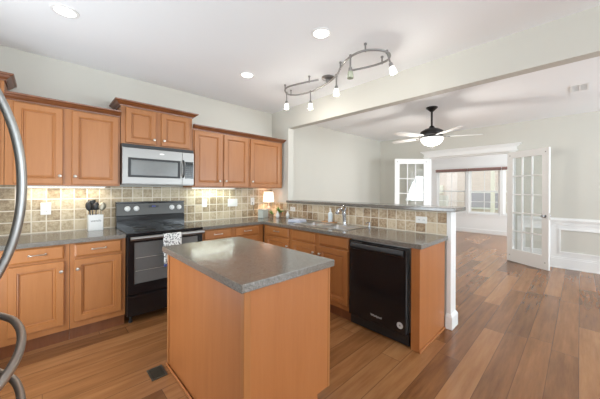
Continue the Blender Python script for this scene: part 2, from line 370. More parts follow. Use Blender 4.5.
def french_door(name, hinge, ang, mirror, W=.75, H=2.105):
    # local: x from the hinge to the free edge, y thickness, z up
    t = .035; s = .11; top = .12; bot = .24
    x0, x1, z0, z1 = s, W-s, bot+.01, H-top
    bm = slab([0]+[x0]+[x for k in (1, 2) for x in (x0+(x1-x0)*k/3-.01, x0+(x1-x0)*k/3+.01)]+[x1, W],
              [.01, z0]+[z for k in (1, 2, 3, 4) for z in (z0+(z1-z0)*k/5-.01, z0+(z1-z0)*k/5+.01)]+[z1, H],
              lambda i, j: not (i % 2 == 1 and j % 2 == 1), -t/2, t/2)
    for v in bm.verts: v.co = Vector((v.co.x, v.co.z, v.co.y))
    o = struct(name, bm, WHITE, bevel=.004); o.location = hinge; o.rotation_euler = (0, 0, ang)
    for k in range(5):
        for q in range(3):
            a = x0+(x1-x0)*q/3; z = z0+(z1-z0)*k/5
            obj('pane', bx(a+.008, a+(x1-x0)/3-.008, -.002, .002, z+.008, z+(z1-z0)/5-.008), GLASS, o)
    b = NB()
    for sg in (-1, 1):
        lathe(b, [(.028, 0), (.028, .006), (.011, .010), (.011, .035), (.024, .042), (.028, .055), (.022, .068), (.0, .072)], (W-.06, sg*t/2, .93), (0, sg, 0), 16)
    obj('door_knob', b, CHROME, o, smooth='auto')
    b = NB(); box(b, W-.0005, W+.002, -.012, .012, .87, .99); obj('latch_plate', b, NICKEL, o)
    for z in (.25, 1.05, 1.85):
        obj('hinge', tube(NB(), [(-.006, -mirror*.012, z-.04), (-.006, -mirror*.012, z+.04)], .006, 8), BRONZE, o)
    for xx, zz in ((.055, .13), (W-.055, .13), (.055, H-.07), (W-.055, H-.07)):
        b = NB()
        for sg in (-1, 1): lathe(b, [(.008, 0), (.008, .002), (.0, .003)], (xx, sg*t/2, zz), (0, sg, 0), 10)
        obj('bolt', b, SLATE, o)
    return o
french_door('door_1', (XD-.045, -2.752, 0), math.atan2(-.615, -.385), -1, .735)
french_door('door_2', (XD-.050, -1.246, 0), math.atan2(.69, -.724), 1, .79)
# ------------------------------------------------------------------ cabinets
DR = [(0, 0), (0, .016), (.004, .021), (.050, .021), (.053, .015), (.059, .0165), (.064, .006), (.072, .005), (.076, .0085), (.084, .009)]
DW_ = [(0, 0), (0, .011), (.009, .018), (.013, .02)]
def knob_at(parent, x, y, z):
    b = lathe(NB(), [(.008, 0), (.006, .003), (.005, .012), (.013, .018), (.0145, .023), (.011, .028), (0, .030)], (x, y, z), (0, -1, 0), 14)
    return obj('knob', b, NICKEL, parent, smooth='auto')
def pull_at(parent, x, y, z):
    P = [(x-.05, y+.002, z), (x-.05, y-.014, z), (x-.04, y-.024, z+.001), (x-.018, y-.028, z+.003), (x, y-.029, z+.004), (x+.018, y-.028, z+.003), (x+.04, y-.024, z+.001), (x+.05, y-.014, z), (x+.05, y+.002, z)]
    b = tube(NB(), smoothpts(P, 3), .0048, 8)
    for sx in (-.05, .05): lathe(b, [(.009, 0), (.009, .003), (.006, .006)], (x+sx, y, z), (0, -1, 0), 10)
    return obj('drawer_pull', b, NICKEL, parent, smooth='auto')
def door(parent, x0, x1, z0, z1, y, knob=None):
    o = obj('door', rings_door(NB(), x0, x1, z0, z1, y-.0005, DR), WOOD, parent)
    if knob: knob_at(o, knob[0], y-.0205, knob[1])
    return o
def drawer(parent, x0, x1, z0, z1, y, pull=True, name='drawer_front'):
    o = obj(name, rings_door(NB(), x0, x1, z0, z1, y-.0005, DW_), WOOD, parent)
    if pull: pull_at(o, (x0+x1)/2, y-.0205, (z0+z1)/2)
    return o
def crown(parent, x0, x1, yf, z, left=True, right=True, yb=-.001, k=1.0):
    prof = [(0, 0), (.010, 0), (.012, .010), (.022, .016), (.034, .026), (.044, .038), (.055, .042), (.058, .046), (.060, .058), (0, .058)]
    rings = []
    for o, h in prof:
        o *= k; h *= k
        p = [(x0-o, yb, z+h)] if left else []
        p += [((x0-o) if left else x0, yf-o, z+h), ((x1+o) if right else x1, yf-o, z+h)]
        if right: p.append((x1+o, yb, z+h))
        rings.append(p)
    bm = loft(NB(), rings+[rings[0]], False, False, 0, False)
    bmesh.ops.remove_doubles(bm, verts=bm.verts, dist=1e-5)
    bmesh.ops.holes_fill(bm, edges=[e for e in bm.edges if e.is_boundary], sides=30)
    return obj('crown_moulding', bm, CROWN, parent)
def shell(w, d, z0, z1, top=True):
    b = NB(); t = .018; g = .0012
    box(b, g, t, -d+.02, -.0125, z0, z1); box(b, w-t, w-g, -d+.02, -.0125, z0, z1)
    box(b, t, w-t, -d+.02, -.0125, z0, z0+t); box(b, t, w-t, -.0305, -.0125, z0+t, z1); box(b, g, w-g, -d, -d+.02, z0, z1)
    if top: box(b, t, w-t, -d+.02, -.0305, z1-t, z1)
    return b
def base_cabinet(label, loc, rz, w, doors, drawers, d=.61, group=None, top=True, toe=(0, 0)):
    r = thing('base_cabinet', label, 'cabinet', loc, rz, group)
    obj('body', shell(w, d, .108, .866, top), WOOD, r)
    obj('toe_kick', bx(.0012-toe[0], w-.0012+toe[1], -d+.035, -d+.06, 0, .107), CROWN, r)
    for x0, x1, kn in doors: door(r, x0, x1, .165, .722, -d, kn)
    for x0, x1, p in drawers: drawer(r, x0, x1, .742, .857, -d, p, 'drawer_front' if p else 'false_front')
    return r
G1 = 'wooden base cabinets'
base_cabinet('honey maple base cabinet in the far left corner, mostly out of frame', (-1.439, 0, 0), 0, .594, [(.1, .565, (.53, .64))], [(.1, .565, True)], group=G1)
base_cabinet('honey maple base cabinet under the outlet, one drawer, second left of the black range', (-.845, 0, 0), 0, .422, [(.05, .385, (.365, .637))], [(.05, .385, True)], group=G1)
base_cabinet('honey maple base cabinet directly left of the black range, one drawer above one door', (-.423, 0, 0), 0, .421, [(.03, .385, (.052, .637))], [(.03, .385, True)], group=G1)
base_cabinet('honey maple base cabinet directly right of the black range, behind the island corner', (.766, 0, 0), 0, .424, [(.03, .39, (.37, .637))], [(.03, .39, True)], group=G1)
base_cabinet('honey maple base cabinet beside the inner corner of the counters, below the white light switches', (1.19, 0, 0), 0, .484, [(.033, .394, (.055, .637))], [(.033, .394, True)], group=G1)
R9 = -PI/2
base_cabinet('honey maple base cabinet with drawer next to the inner corner, left of the sink cabinet', (XK, -.632, 0), R9, .57, [(.06, .542, (.52, .637))], [(.06, .542, True)], group=G1)
base_cabinet('honey maple sink cabinet with two false fronts, left of the black dishwasher', (XK, -1.203, 0), R9, .904, [(.03, .43, (.41, .637)), (.487, .89, (.507, .637))], [(.03, .43, False), (.487, .89, False)], group=G1, top=False)
t = thing('cabinet_end_panel', 'plain maple end panel closing the counter run right of the dishwasher', 'cabinet panel', (0, 0, 0))
obj('panel', bx(1.672, XK-.0195, -2.812, -2.738, 0, .866), WOODP, t, bevel=.002)
obj('shoe_moulding', bx(1.662, XK-.02, -2.824, -2.8125, 0, .02), WOODP, t, bevel=.004)

def wall_cabinet(label, x0, x1, z0, z1, doors, left, right, cr=True, d=.33, name='wall_cabinet'):
    r = thing(name, label, 'cabinet', (x0, 0, z0), 0, 'wooden wall cabinets'); w = x1-x0; h = z1-z0
    obj('body', shell(w, d, 0, h), WOOD, r)
    for a, b, c, e, kn in doors: door(r, a-x0, b-x0, c-z0, e-z0, -d, kn and (kn[0]-x0, kn[1]-z0))
    if cr: crown(r, .0012, w-.0012, -d, h+.0005, left, right, -.0125)
    return r
ZU0, ZU1 = 1.382, 2.118
wall_cabinet('raised maple corner cabinet at the left edge, only a sliver and its crown showing', -1.439, -.838, ZU0, 2.272, [(-1.40, -.868, 1.395, 2.258, (-.90, 1.472))], False, True)
wall_cabinet('maple wall cabinet with two doors above the outlet, left of the microwave', -.837, -.003, ZU0, ZU1, [(-.785, -.463, 1.395, 2.105, (-.484, 1.472)), (-.398, -.022, 1.395, 2.105, (-.374, 1.472))], False, False)
wall_cabinet('short raised maple wall cabinet with two small doors above the microwave', 0, .764, 1.842, 2.25, [(.043, .340, 1.858, 2.236, (.319, 1.915)), (.398, .724, 1.858, 2.236, (.425, 1.918))], True, True)
wall_cabinet('maple wall cabinet with two narrow doors directly right of the microwave', .767, 1.603, ZU0, ZU1, [(.787, 1.160, 1.395, 2.105, (1.128, 1.468)), (1.196, 1.578, 1.395, 2.105, (1.222, 1.470))], False, False)
wall_cabinet('maple wall cabinet with one wide door at the right end, above the table lamp', 1.604, 2.245, ZU0, ZU1, [(1.624, 2.19, 1.395, 2.105, (1.655, 1.475))], False, True)
# ------------------------------------------------------------------ worktops
tag(obj('worktop', slab([XL+.001, -.004], [-.645, -.0115], lambda i, j: True, .8685, .908), STONE, bevel=.004), 'dark grey worktop left of the range with the utensil crock on it', 'worktop')
SX = [1.64, 1.79, 2.19, 2.2735]; SY = [-2.837, -1.945, -1.145, -.645, -.0115]
bm = slab([.766]+SX, SY, lambda i, j: (i > 0 or j == 3) and not (i == 2 and j == 1), .8685, .908)
tag(obj('worktop', bm, STONE, bevel=.004), 'L-shaped dark grey worktop right of the range that holds the sink', 'worktop')
bm = slab([2.24, 2.596], [-2.908, -.4405], lambda i, j: True, 1.1475, 1.185)
tag(obj('bar_top', bm, STONE, bevel=.005), 'long dark grey raised bar top on the tiled half wall', 'bar top')

# ------------------------------------------------------------------ island
t = thing('kitchen_island', 'maple kitchen island with dark grey top in the middle of the kitchen', 'kitchen island', (.11, -2.62, 0))
IW, IL = .625, 1.079
bm = NB(); box(bm, .0, .52, .0, IL, 0, .866); box(bm, .52, IW-.02, 0, IL, .105, .866); obj('body', bm, WOODP, t)
o = obj('end_panel', bx(.012, IW, -.006, -.0005, .105, .866), WOODP, t); obj('end_panel', bx(.012, IW, IL+.0005, IL+.006, .105, .866), WOODP, t)
for yy in (-.0095, IL-.02):
    obj('corner_post', bx(-.008, .03, yy, yy+.0295, 0, .866), WOOD, t, bevel=.003)
obj('face_edge', bx(IW-.018, IW, -.0095, .012, .105, .866), WOOD, t, bevel=.002)
obj('shoe_moulding', bx(-.018, -.0085, -.005, IL+.008, 0, .02), WOODP, t, bevel=.005)
obj('shoe_moulding', bx(-.018, .535, -.022, -.010, 0, .02), WOODP, t, bevel=.005)
obj('countertop', slab([-.035, .645], [-.029, 1.128], lambda i, j: True, .8665, .908), STONE, t, bevel=.004)
f = bpy.data.objects.new('cabinet_front', None); C.objects.link(f); f.parent = t; f.location = (IW-.02, 0, 0); f.rotation_euler = (0, 0, PI/2)
for k in range(2):
    a = .03+k*.53; e = a+.49
    obj('door', rings_door(NB(), a, e, .125, .70, -.0005, DR), WOOD, f); obj('drawer_front', rings_door(NB(), a, e, .725, .85, -.0005, DW_), WOOD, f)

# ------------------------------------------------------------------ range
t = thing('range', 'black electric range with slate backguard between the base cabinets', 'range', (0, 0, 0))
bm = NB(); box(bm, .004, .758, -.63, -.03, .09, .885); obj('body', bm, BLACK, t, bevel=.003)
bm = NB(); box(bm, .0, .762, -.668, -.10, .886, .912); obj('cooktop', bm, CGLASS, t, bevel=.004)
for cx, cy, r in ((.2, -.48, .105), (.57, -.48, .08), (.2, -.24, .075), (.57, -.24, .10)):
    obj('burner', lathe(NB(), [(r, 0), (r, .0006), (r-.004, .0006), (r-.004, .0002)], (cx, cy, .912), (0, 0, 1), 40), SLATE, t)
bm = NB(); box(bm, .004, .758, -.099, -.016, .886, 1.035); box(bm, .004, .758, -.075, -.016, 1.035, 1.185)
bg_ = obj('backguard', bm, BLACK, t, bevel=.003)
bm = NB(); loft(bm, [[(.006, -.092, 1.045), (.756, -.092, 1.045), (.756, -.0755, 1.045), (.006, -.0755, 1.045)], [(.006, -.080, 1.178), (.756, -.080, 1.178), (.756, -.0755, 1.178), (.006, -.0755, 1.178)]])
obj('control_panel', bm, SLATE, t)
obj('trim_cap', bx(.0, .762, -.085, -.016, 1.1855, 1.203), BLACK, t, bevel=.004)
for x in (.112, .204, .602, .692):
    b = lathe(NB(), [(.030, 0), (.030, .006), (.024, .008), (.022, .026), (.018, .030), (0, .031)], (x, -.087, 1.122), (0, -1, .08), 24); box(b, x-.003, x+.003, -.125, -.117, 1.106, 1.138)
    obj('knob', b, CERAM, t, smooth='auto')
DISP = emit('display', (.03, .05, .35), .6)
obj('display', bx(.335, .445, -.0885, -.0855, 1.128, 1.156), BLACKM, t)
text_mesh('display_text', '12:34'[0:0] or '8:58', .022, DISP, t, (.39, -.0892, 1.142), (PI/2, 0, 0))
bm = slab([.006, .062, .70, .756], [.30, .405, .815, .882], lambda i, j: not (i == 1 and j == 1), 0, .038)
for v in bm.verts: v.co = Vector((v.co.x, -.632-v.co.z, v.co.y))
od = obj('oven_door', bm, BLACK, t, bevel=.004)
obj('oven_window', bx(.0615, .7005, -.663, -.655, .4045, .8155), OVENG, od)
for z in (.53, .66): obj('oven_rack', tube(NB(), [(.075, -.665, z), (.69, -.665, z)], .002, 6), NICKEL, od)
b = NB(); rr = [[(x, -.735+.012*math.cos(a), .866+.020*math.sin(a)) for a in [2*PI*k/12 for k in range(12)]] for x in (.016, .03, .73, .748)]
loft(b, rr); box(b, .04, .065, -.725, -.6705, .856, .876); box(b, .70, .725, -.725, -.6705, .856, .876)
obj('oven_handle', b, STEEL, od, smooth='auto')
bm = bx(.006, .756, -.668, -.632, .085, .292); b2 = box(bm, .03, .732, -.676, -.668, .262, .285); obj('storage_drawer', bm, BLACK, t, bevel=.004)
for x in (.05, .71):
    for y in (-.58, -.08): obj('foot', lathe(NB(), [(.018, 0), (.018, .02), (.012, .021), (.012, .0895)], (x, y, 0), (0, 0, 1), 12), BLACKM, t)
# towel over the handle
def towel_mat():
    n = NT('patterned_towel'); v = n.coords(); s = n.n('ShaderNodeSeparateXYZ'); n.l(v, s.inputs[0])
    vo = n.n('ShaderNodeTexVoronoi'); vo.inputs['Scale'].default_value = 52; n.l(v, vo.inputs['Vector'])
    a = n.math('LESS_THAN', vo.outputs['Distance'], .42); ring = n.math('GREATER_THAN', vo.outputs['Distance'], .2)
    c = n.mix(n.math('MULTIPLY', a, ring), (.74, .74, .72), (.05, .05, .055))
    c = n.mix(n.math('LESS_THAN', s.outputs[2], -.29), c, (.10, .14, .38))
    return n.set(Base_Color=c, Roughness=.9)
bm = NB(); cols = []
prof = [(-.722+.004, -.20)]+[(-.7205, -.1), (-.7195, -.03), (-.720, .008), (-.726, .0235), (-.735, .0255), (-.744, .0235), (-.751, .008), (-.7525, -.05), (-.754, -.15), (-.755, -.25), (-.757, -.318)]
xs = [.312+.175*k/14 for k in range(15)]
rings = [[(x, y+.003*math.sin(x*75)*(1 if z < 0 else .1), z) for y, z in prof] for x in xs]
loft(bm, rings, False, False, 0, False)
o = obj('dish_towel', bm, towel_mat(), smooth=True); o.location = (0, 0, .866); so = o.modifiers.new('thick', 'SOLIDIFY'); so.thickness = .004; so.offset = -1
tag(o, 'white dish towel with dark pattern and blue hem hanging on the oven handle', 'towel')

# ------------------------------------------------------------------ microwave
t = thing('microwave', 'stainless steel microwave mounted under the short cabinet above the range', 'microwave', (0, 0, 1.40))
obj('body', bx(.002, .760, -.37, -.0125, 0, .438), STEEL, t, bevel=.003)
obj('top_vent', bx(.004, .758, -.392, -.3705, .402, .438), BLACKM, t)
bm = slab([.002, .058, .595, .618], [.008, .085, .29, .400], lambda i, j: not (i == 1 and j == 1), 0, .03)
for v in bm.verts: v.co = Vector((v.co.x, -.371-v.co.z, v.co.y))
md = obj('door', bm, STEEL, t, bevel=.004)
bm = slab([.0575, .082, .571, .5955], [.0845, .105, .27, .2905], lambda i, j: not (i == 1 and j == 1), 0, .022)
for v in bm.verts: v.co = Vector((v.co.x, -.380-v.co.z, v.co.y))
obj('window_frame', bm, BLACKM, md); obj('window', bx(.0815, .5715, -.393, -.385, .1045, .2705), OVENG, md)
P = [(.628, -.392, .10), (.628, -.418, .108), (.626, -.432, .15), (.626, -.436, .20), (.626, -.432, .25), (.628, -.418, .292), (.628, -.392, .30)]
obj('door_handle', tube(NB(), smoothpts(P, 4), .010, 10), BLACK, md, smooth=True)
bm = bx(.6185, .760, -.400, -.371, .008, .400); obj('side_panel', bm, STEEL, t, bevel=.004)
kp = obj('keypad', bx(.652, .750, -.404, -.4005, .085, .29), BLACK, t)
for r_ in range(6):
    for c_ in range(3): obj('button', bx(.661+c_*.029, .681+c_*.029, -.4055, -.4045, .096+r_*.023, .109+r_*.023), SLATE, kp)
obj('clock_display', bx(.661, .741, -.4055, -.4045, .245, .277), CGLASS, kp)
lg = obj('logo_badge', lathe(NB(), [(.02, 0), (.02, .001), (0, .0015)], (0, 0, 0), (0, -1, 0), 24), NICKEL, t); lg.location = (.39, -.4012, .355); lg.scale = (1.3, 1, .4)

# ------------------------------------------------------------------ dishwasher
t = thing('dishwasher', 'black dishwasher built into the counter run beside the end panel', 'dishwasher', (XK, -2.112, 0), R9)
DWW = .612
obj('tub', bx(.006, DWW+.006, -.60, -.05, .13, .862), STEEL, t)
bm = NB(); rings_door(bm, .004, DWW-.009, .112, .855, -.605, [(0, 0), (0, .03), (.006, .038), (.012, .04)]); dp = obj('door', bm, BLACK, t)
prof = [(-.646, .775), (-.662, .780), (-.668, .80), (-.664, .826), (-.652, .835), (-.646, .832)]
obj('door_handle', loft(NB(), [[(x, y, z) for y, z in prof] for x in (.035, .05, DWW-.05, DWW-.035)]), BLACKM, dp, bevel=.003)
obj('control_strip', bx(.02, .16, -.6475, -.6455, .838, .85), SLATE, dp)
obj('toe_panel', bx(.006, DWW-.002, -.606, -.59, .015, .111), BLACKM, t)
for x in (.03, DWW-.03): obj('foot', lathe(NB(), [(.015, 0), (.015, .012), (.01, .013), (.01, .1295)], (x, -.5, 0), (0, 0, 1), 10), BLACKM, t)
LOGO = plain('silver_print', (.6, .6, .6), .4, .3)
text_mesh('brand_lettering', 'Whirlpool', .027, LOGO, dp, (.315, -.6456, .185), (PI/2, 0, 0))
b = lathe(NB(), [(.028, 0), (.028, .001), (.023, .0014), (.022, .0009), (0, .0009)], (.545, -.6452, .185), (0, -1, 0), 28); obj('badge', b, LOGO, dp)
text_mesh('badge_lettering', 'e', .034, SLATE, dp, (.545, -.6468, .188), (PI/2, 0, 0))

# ------------------------------------------------------------------ refrigerator (out of frame but for its handles)
t = thing('refrigerator', 'stainless refrigerator at the left edge, only its curved handles showing', 'refrigerator', (-1.42, -2.965, 0), PI/2)
# local x along world y, front faces world +x at local y = -depth
FW = .905
obj('body', bx(.003, FW-.003, -.62, -.002, .03, 1.78), SLATE, t)
for x0, x1 in ((.004, FW/2-.002), (FW/2+.002, FW-.004)): obj('door', rings_door(NB(), x0, x1, .935, 1.79, -.622, [(0, 0), (0, .058), (.006, .064)]), STEEL, t)
for z0, z1 in ((.675, .93), (.07, .67)): obj('drawer_front', rings_door(NB(), .004, FW-.004, z0, z1, -.622, [(0, 0), (0, .058), (.006, .064)]), STEEL, t)
obj('base_grille', bx(.01, FW-.01, -.60, -.02, 0, .0295), BLACKM, t)
r_ = .0115; HG = brushed('handle_steel', (.44, .44, .43), .4)
for x in (FW/2-.012, FW/2+.022):
    zs = [.99, 1.03, 1.14, 1.25, 1.36, 1.47, 1.58, 1.69, 1.73]; ys = [-.682, -.708, -.753, -.777, -.784, -.777, -.753, -.708, -.682]
    obj('door_handle', tube(NB(), smoothpts([(x, y, z) for y, z in zip(ys, zs)], 5), r_, 14), HG, t, smooth=True)
for z in (.862, .645):
    xs = [.09, .125, .22, .335, .4525, .57, .685, .78, .815]
    obj('drawer_handle', tube(NB(), smoothpts([(x, y, z) for y, x in zip(ys, xs)], 5), r_, 14), HG, t, smooth=True)

# ------------------------------------------------------------------ sink and faucet
t = thing('kitchen_sink', 'stainless double bowl sink set in the worktop', 'sink', (0, 0, .908))
bm = slab([1.775, 1.815, 2.125, 2.205], [-1.96, -1.925, -1.575, -1.53, -1.165, -1.13], lambda i, j: not (i == 1 and j in (1, 3)), .0008, .006)
SINKM = brushed('sink_steel', (.66, .66, .65), .3)
obj('deck', bm, SINKM, t, bevel=.002)
for y0, y1 in ((-1.925, -1.575), (-1.53, -1.165)):
    R = [rrect(1.815+i, 2.125-i, y0+i, y1-i, r, z) for i, r, z in ((0, .02, .005), (.006, .03, -.01), (.012, .05, -.12), (.03, .06, -.165), (.06, .06, -.178))]
    o = obj('bowl', loft(NB(), R, False, True), SINKM, t, smooth='auto')
    so = o.modifiers.new('thick', 'SOLIDIFY'); so.thickness = .002
    obj('drain', lathe(NB(), [(.045, 0), (.045, .003), (.034, .003), (.03, .0), (0, -.001)], (1.97, (y0+y1)/2, -.1765), (0, 0, 1), 24), CHROME, o)
t = thing('faucet', 'chrome pull-down faucet standing behind the sink', 'faucet', (2.172, -1.668, .9145))
b = lathe(NB(), [(.030, 0), (.030, .006), (.025, .014), (.022, .05), (.023, .11), (.026, .15), (.023, .175), (.014, .19), (0, .194)], (0, 0, 0), (-.10, 0, 1), 20); obj('body', b, CHROME, t, smooth='auto')
P = smoothpts([(.0, 0, .12), (-.025, 0, .165), (-.06, 0, .195), (-.10, 0, .205), (-.132, 0, .195), (-.147, 0, .178)], 5)
obj('spout', tube(NB(), P, [.016]*len(P), 12), CHROME, t, smooth=True)
obj('spray_head', lathe(NB(), [(.016, 0), (.021, -.008), (.024, -.032), (.020, -.038), (0, -.038)], (-.146, 0, .18), (.45, 0, 1), 16), CHROME, t, smooth='auto')
P = smoothpts([(.005, 0, .185), (.012, .0, .205), (-.01, -.0, .225), (-.05, .0, .248)], 4); obj('lever', tube(NB(), P, [.012]*5+[.008]*(len(P)-5), 10), CHROME, t, smooth=True)
t = thing('soap_dispenser', 'small chrome soap dispenser pump at the right end of the sink', 'soap dispenser', (2.232, -1.985, .9085))
obj('base', lathe(NB(), [(.022, 0), (.022, .005), (.014, .010), (.012, .03), (.009, .034), (.009, .05), (.015, .052), (.015, .062), (0, .064)], (0, 0, 0), (0, 0, 1), 16), CHROME, t, smooth='auto')
obj('nozzle', tube(NB(), smoothpts([(0, 0, .055), (-.03, .0, .062), (-.062, 0, .058), (-.07, 0, .048)], 4), .006, 8), CHROME, t, smooth=True)
TRAYW = wood('tray_wood', (.42, .22, .10), (.55, .32, .17), (.62, .40, .22))
t = thing('soap_tray', 'small wooden tray behind the sink carrying the soap bottle', 'tray', (2.232, -1.36, .9085))
bm = slab([-.036, -.031, .031, .036], [-.11, -.105, .105, .11], lambda i, j: True, 0, .008); obj('base', bm, TRAYW, t, bevel=.002)
bm = slab([-.036, -.031, .031, .036], [-.11, -.105, .105, .11], lambda i, j: not (i == 1 and j == 1), .0082, .018); obj('rim', bm, TRAYW, t, bevel=.001)
t = thing('soap_bottle', 'pale soap pump bottle standing on the small wooden tray', 'bottle', (2.225, -1.385, .9172))
SOAP = plain('pale_blue_soap', (.68, .76, .80), .2, 0, .02)
obj('bottle_body', lathe(NB(), [(.029, 0), (.032, .004), (.032, .115), (.027, .130), (.013, .140), (.013, .146), (0, .146)], (0, 0, 0), (0, 0, 1), 20), SOAP, t, smooth='auto')
obj('pump', lathe(NB(), [(.014, .1465), (.014, .160), (.006, .162), (.006, .178), (.012, .179), (.012, .188), (0, .189)], (0, 0, 0), (0, 0, 1), 14), WPLAS, t, smooth='auto')
CLOTH = plain('blue_white_cloth', (.62, .66, .76), .9, 0, .12, 40)
t = thing('folded_cloth', 'folded pale blue cloth lying on the worktop left of the sink', 'cloth', (1.97, -1.0, .9085), .25)
for k in range(3):
    bm = NB(); R = [rrect(-.105+.004*k, .105-.006*k, -.10+.005*k, .10-.003*k, .02, z) for z in (.001+.012*k, .006+.012*k, .0115+.012*k)]
    loft(bm, R); obj('fold', bm, CLOTH, t, bevel=.004)

# ------------------------------------------------------------------ things on the worktop in the corner
t = thing('table_lamp', 'small lit table lamp with white shade in the worktop corner', 'lamp', (2.10, -.16, .908))
LB = plain('lamp_base_ceramic', (.50, .36, .28), .35, 0, .05)
obj('base', lathe(NB(), [(.06, .0005), (.06, .012), (.025, .02), (.022, .05), (.045, .09), (.048, .12), (.03, .16), (.012, .18), (.010, .27), (0, .27)], (0, 0, 0), (0, 0, 1), 24), LB, t, smooth='auto')
SH = NT('lit_lampshade'); SHADE = SH.set(Base_Color=(.9, .87, .8), Roughness=.8, Emission_Color=(1, .9, .76), Emission_Strength=1.2)
o = obj('lamp_shade', loft(NB(), [[(r*math.cos(2*PI*k/32), r*math.sin(2*PI*k/32), z) for k in range(32)] for r, z in ((.092, .245), (.077, .415))], False, False), SHADE, t, smooth=True); so = o.modifiers.new('thick', 'SOLIDIFY'); so.thickness = .002
P = smoothpts([(-.045, .06, .008), (-.12, .09, .008), (-.19, .125, .06), (-.215, .138, .20), (-.222, .142, .245)], 5); obj('power_cord', tube(NB(), P, .003, 6), BRONZE, t, smooth=True)
l = bpy.data.lights.new('lamp_bulb', 'POINT'); l.energy = 5; l.color = (1, .74, .56); l.shadow_soft_size = .03; lo = bpy.data.objects.new('lamp_bulb', l); C.objects.link(lo); lo.parent = t; lo.location = (0, 0, .335)
TEAL = plain('grey_green_glaze', (.50, .53, .49), .4, 0, .04)
t = thing('canister_box', 'grey green rectangular box standing left of the lamp', 'box', (1.945, -.225, .9085), .35)
obj('box_body', bx(-.075, .075, -.05, .05, 0, .115), TEAL, t, bevel=.006); obj('lid', bx(-.078, .078, -.053, .053, .1155, .135), TEAL, t, bevel=.005)
LEAF = plain('leaf_green', (.13, .27, .05), .5, 0, .3, 60); TERR = plain('woven_pot', (.30, .20, .12), .8, 0, .2, 90)
def plant(label, x, y, s, n):
    t = thing('potted_plant', label, 'plant', (x, y, .9085), 0, 'small plants by the lamp')
    obj('pot', lathe(NB(), [(.028*s, 0), (.036*s, .06*s), (.038*s, .066*s), (.033*s, .066*s), (.031*s, .056*s), (0, .056*s)], (0, 0, 0), (0, 0, 1), 18), TERR, t, smooth='auto')
    for k in range(n):
        a = 2.4*k+.3; e = .35+.9*((k*.37) % 1); L = s*(.075+.035*((k*.61) % 1)); d = Vector((math.cos(a)*math.sin(e), math.sin(a)*math.sin(e), math.cos(e))); side = Vector((-math.sin(a), math.cos(a), 0)); nrm = d.cross(side)
        b = NB(); R = []
        for q in range(6):
            f_ = q/5; wd = s*.011*math.sin(PI*min(.97, .15+.85*f_))+.0006; c = Vector((0, 0, .057*s))+d*L*f_+Vector((0, 0, -.02*s*f_*f_*math.sin(e)))
            R.append([c+side*wd, c+nrm*.0012, c-side*wd, c-nrm*.0012])
        loft(b, R); obj('leaf', b, LEAF, t, smooth=True)
plant('larger potted green plant right of the lamp near the corner', 2.178, -.35, 1.2, 20)
plant('smaller potted green plant in front of the lamp base', 2.045, -.32, .85, 12)
for lab, x, y, s in (('white ceramic vase between the two small plants', 2.10, -.40, .85), ('white ceramic vase right of the larger plant at the corner', 2.225, -.50, .85)):
    o = obj('vase', lathe(NB(), [(.022*s, 0), (.034*s, .02*s), (.036*s, .05*s), (.022*s, .09*s), (.014*s, .105*s), (.017*s, .122*s), (.012*s, .122*s), (.010*s, .10*s), (0, .1*s)], (0, 0, 0), (0, 0, 1), 20), CERAM, smooth='auto'); o.location = (x, y, .9085)
    tag(o, lab, 'vase', 'white vases by the lamp')

# ------------------------------------------------------------------ utensil crock
t = thing('utensil_crock', 'white square utensil crock on the worktop left of the range', 'crock', (-.19, -.13, .9085))
R = [rrect(-.066+i, .066-i, -.05+i, .05-i, .014, z) for i, z in ((.003, 0), (0, .006), (0, .168), (.006, .168), (.006, .012))]
obj('crock_body', loft(NB(), R), CERAM, t, smooth='auto')
text_mesh('lettering', 'utensils', .030, SLATE, t, (0, -.0504, .105), (PI/2, 0, 0), .0003)
DKG = plain('dark_grey_nylon', (.035, .035, .037), .45, 0, .1)
def utensil(name, label, x, y, lean, kind, m):
    t = thing(name, label, 'utensil', (-.19+x, -.13+y, .9085+.016), 0, 'utensils in the crock')
    d = Vector((lean, .04, 1)).normalized(); P = [d*s for s in (0, .08, .16, .20)]
    obj('handle', tube(NB(), P, [.006, .006, .005, .005], 8), m, t, smooth=True)
    h = d*.198; side = Vector((1, 0, -lean)).normalized(); fw = d.cross(side)
    b = NB(); R = []
    Lh, wd = {'spoon': (.10, .030), 'ladle': (.085, .036), 'turner': (.11, .034), 'strainer': (.085, .034)}[kind]
    for q in range(9):
        f_ = q/8; wq = wd*(math.sin(PI*min(.985, .06+.93*f_))**.6 if kind != 'turner' else min(1, .3+f_*2))+.001
        c = h+d*Lh*f_; bow = -.012*math.sin(PI*f_) if kind in ('spoon', 'ladle') else 0
        R.append([c+side*wq, c+fw*(bow+.0025), c-side*wq, c+fw*(bow-.0025)])
    loft(b, R); obj('head', b, m, t, smooth=True)
utensil('serving_spoon', 'dark grey spoon leaning left in the white crock', -.026, .0, -.12, 'spoon', DKG)
utensil('ladle', 'round dark ladle upright in the middle of the white crock', .002, .012, .03, 'ladle', DKG)
utensil('slotted_turner', 'dark grey turner at the back of the white crock', -.012, .026, -.06, 'turner', DKG)
utensil('strainer_spoon', 'pale metal spoon leaning right in the white crock', .030, .0, .13, 'strainer', plain('pale_metal', (.42, .38, .30), .35, .6))

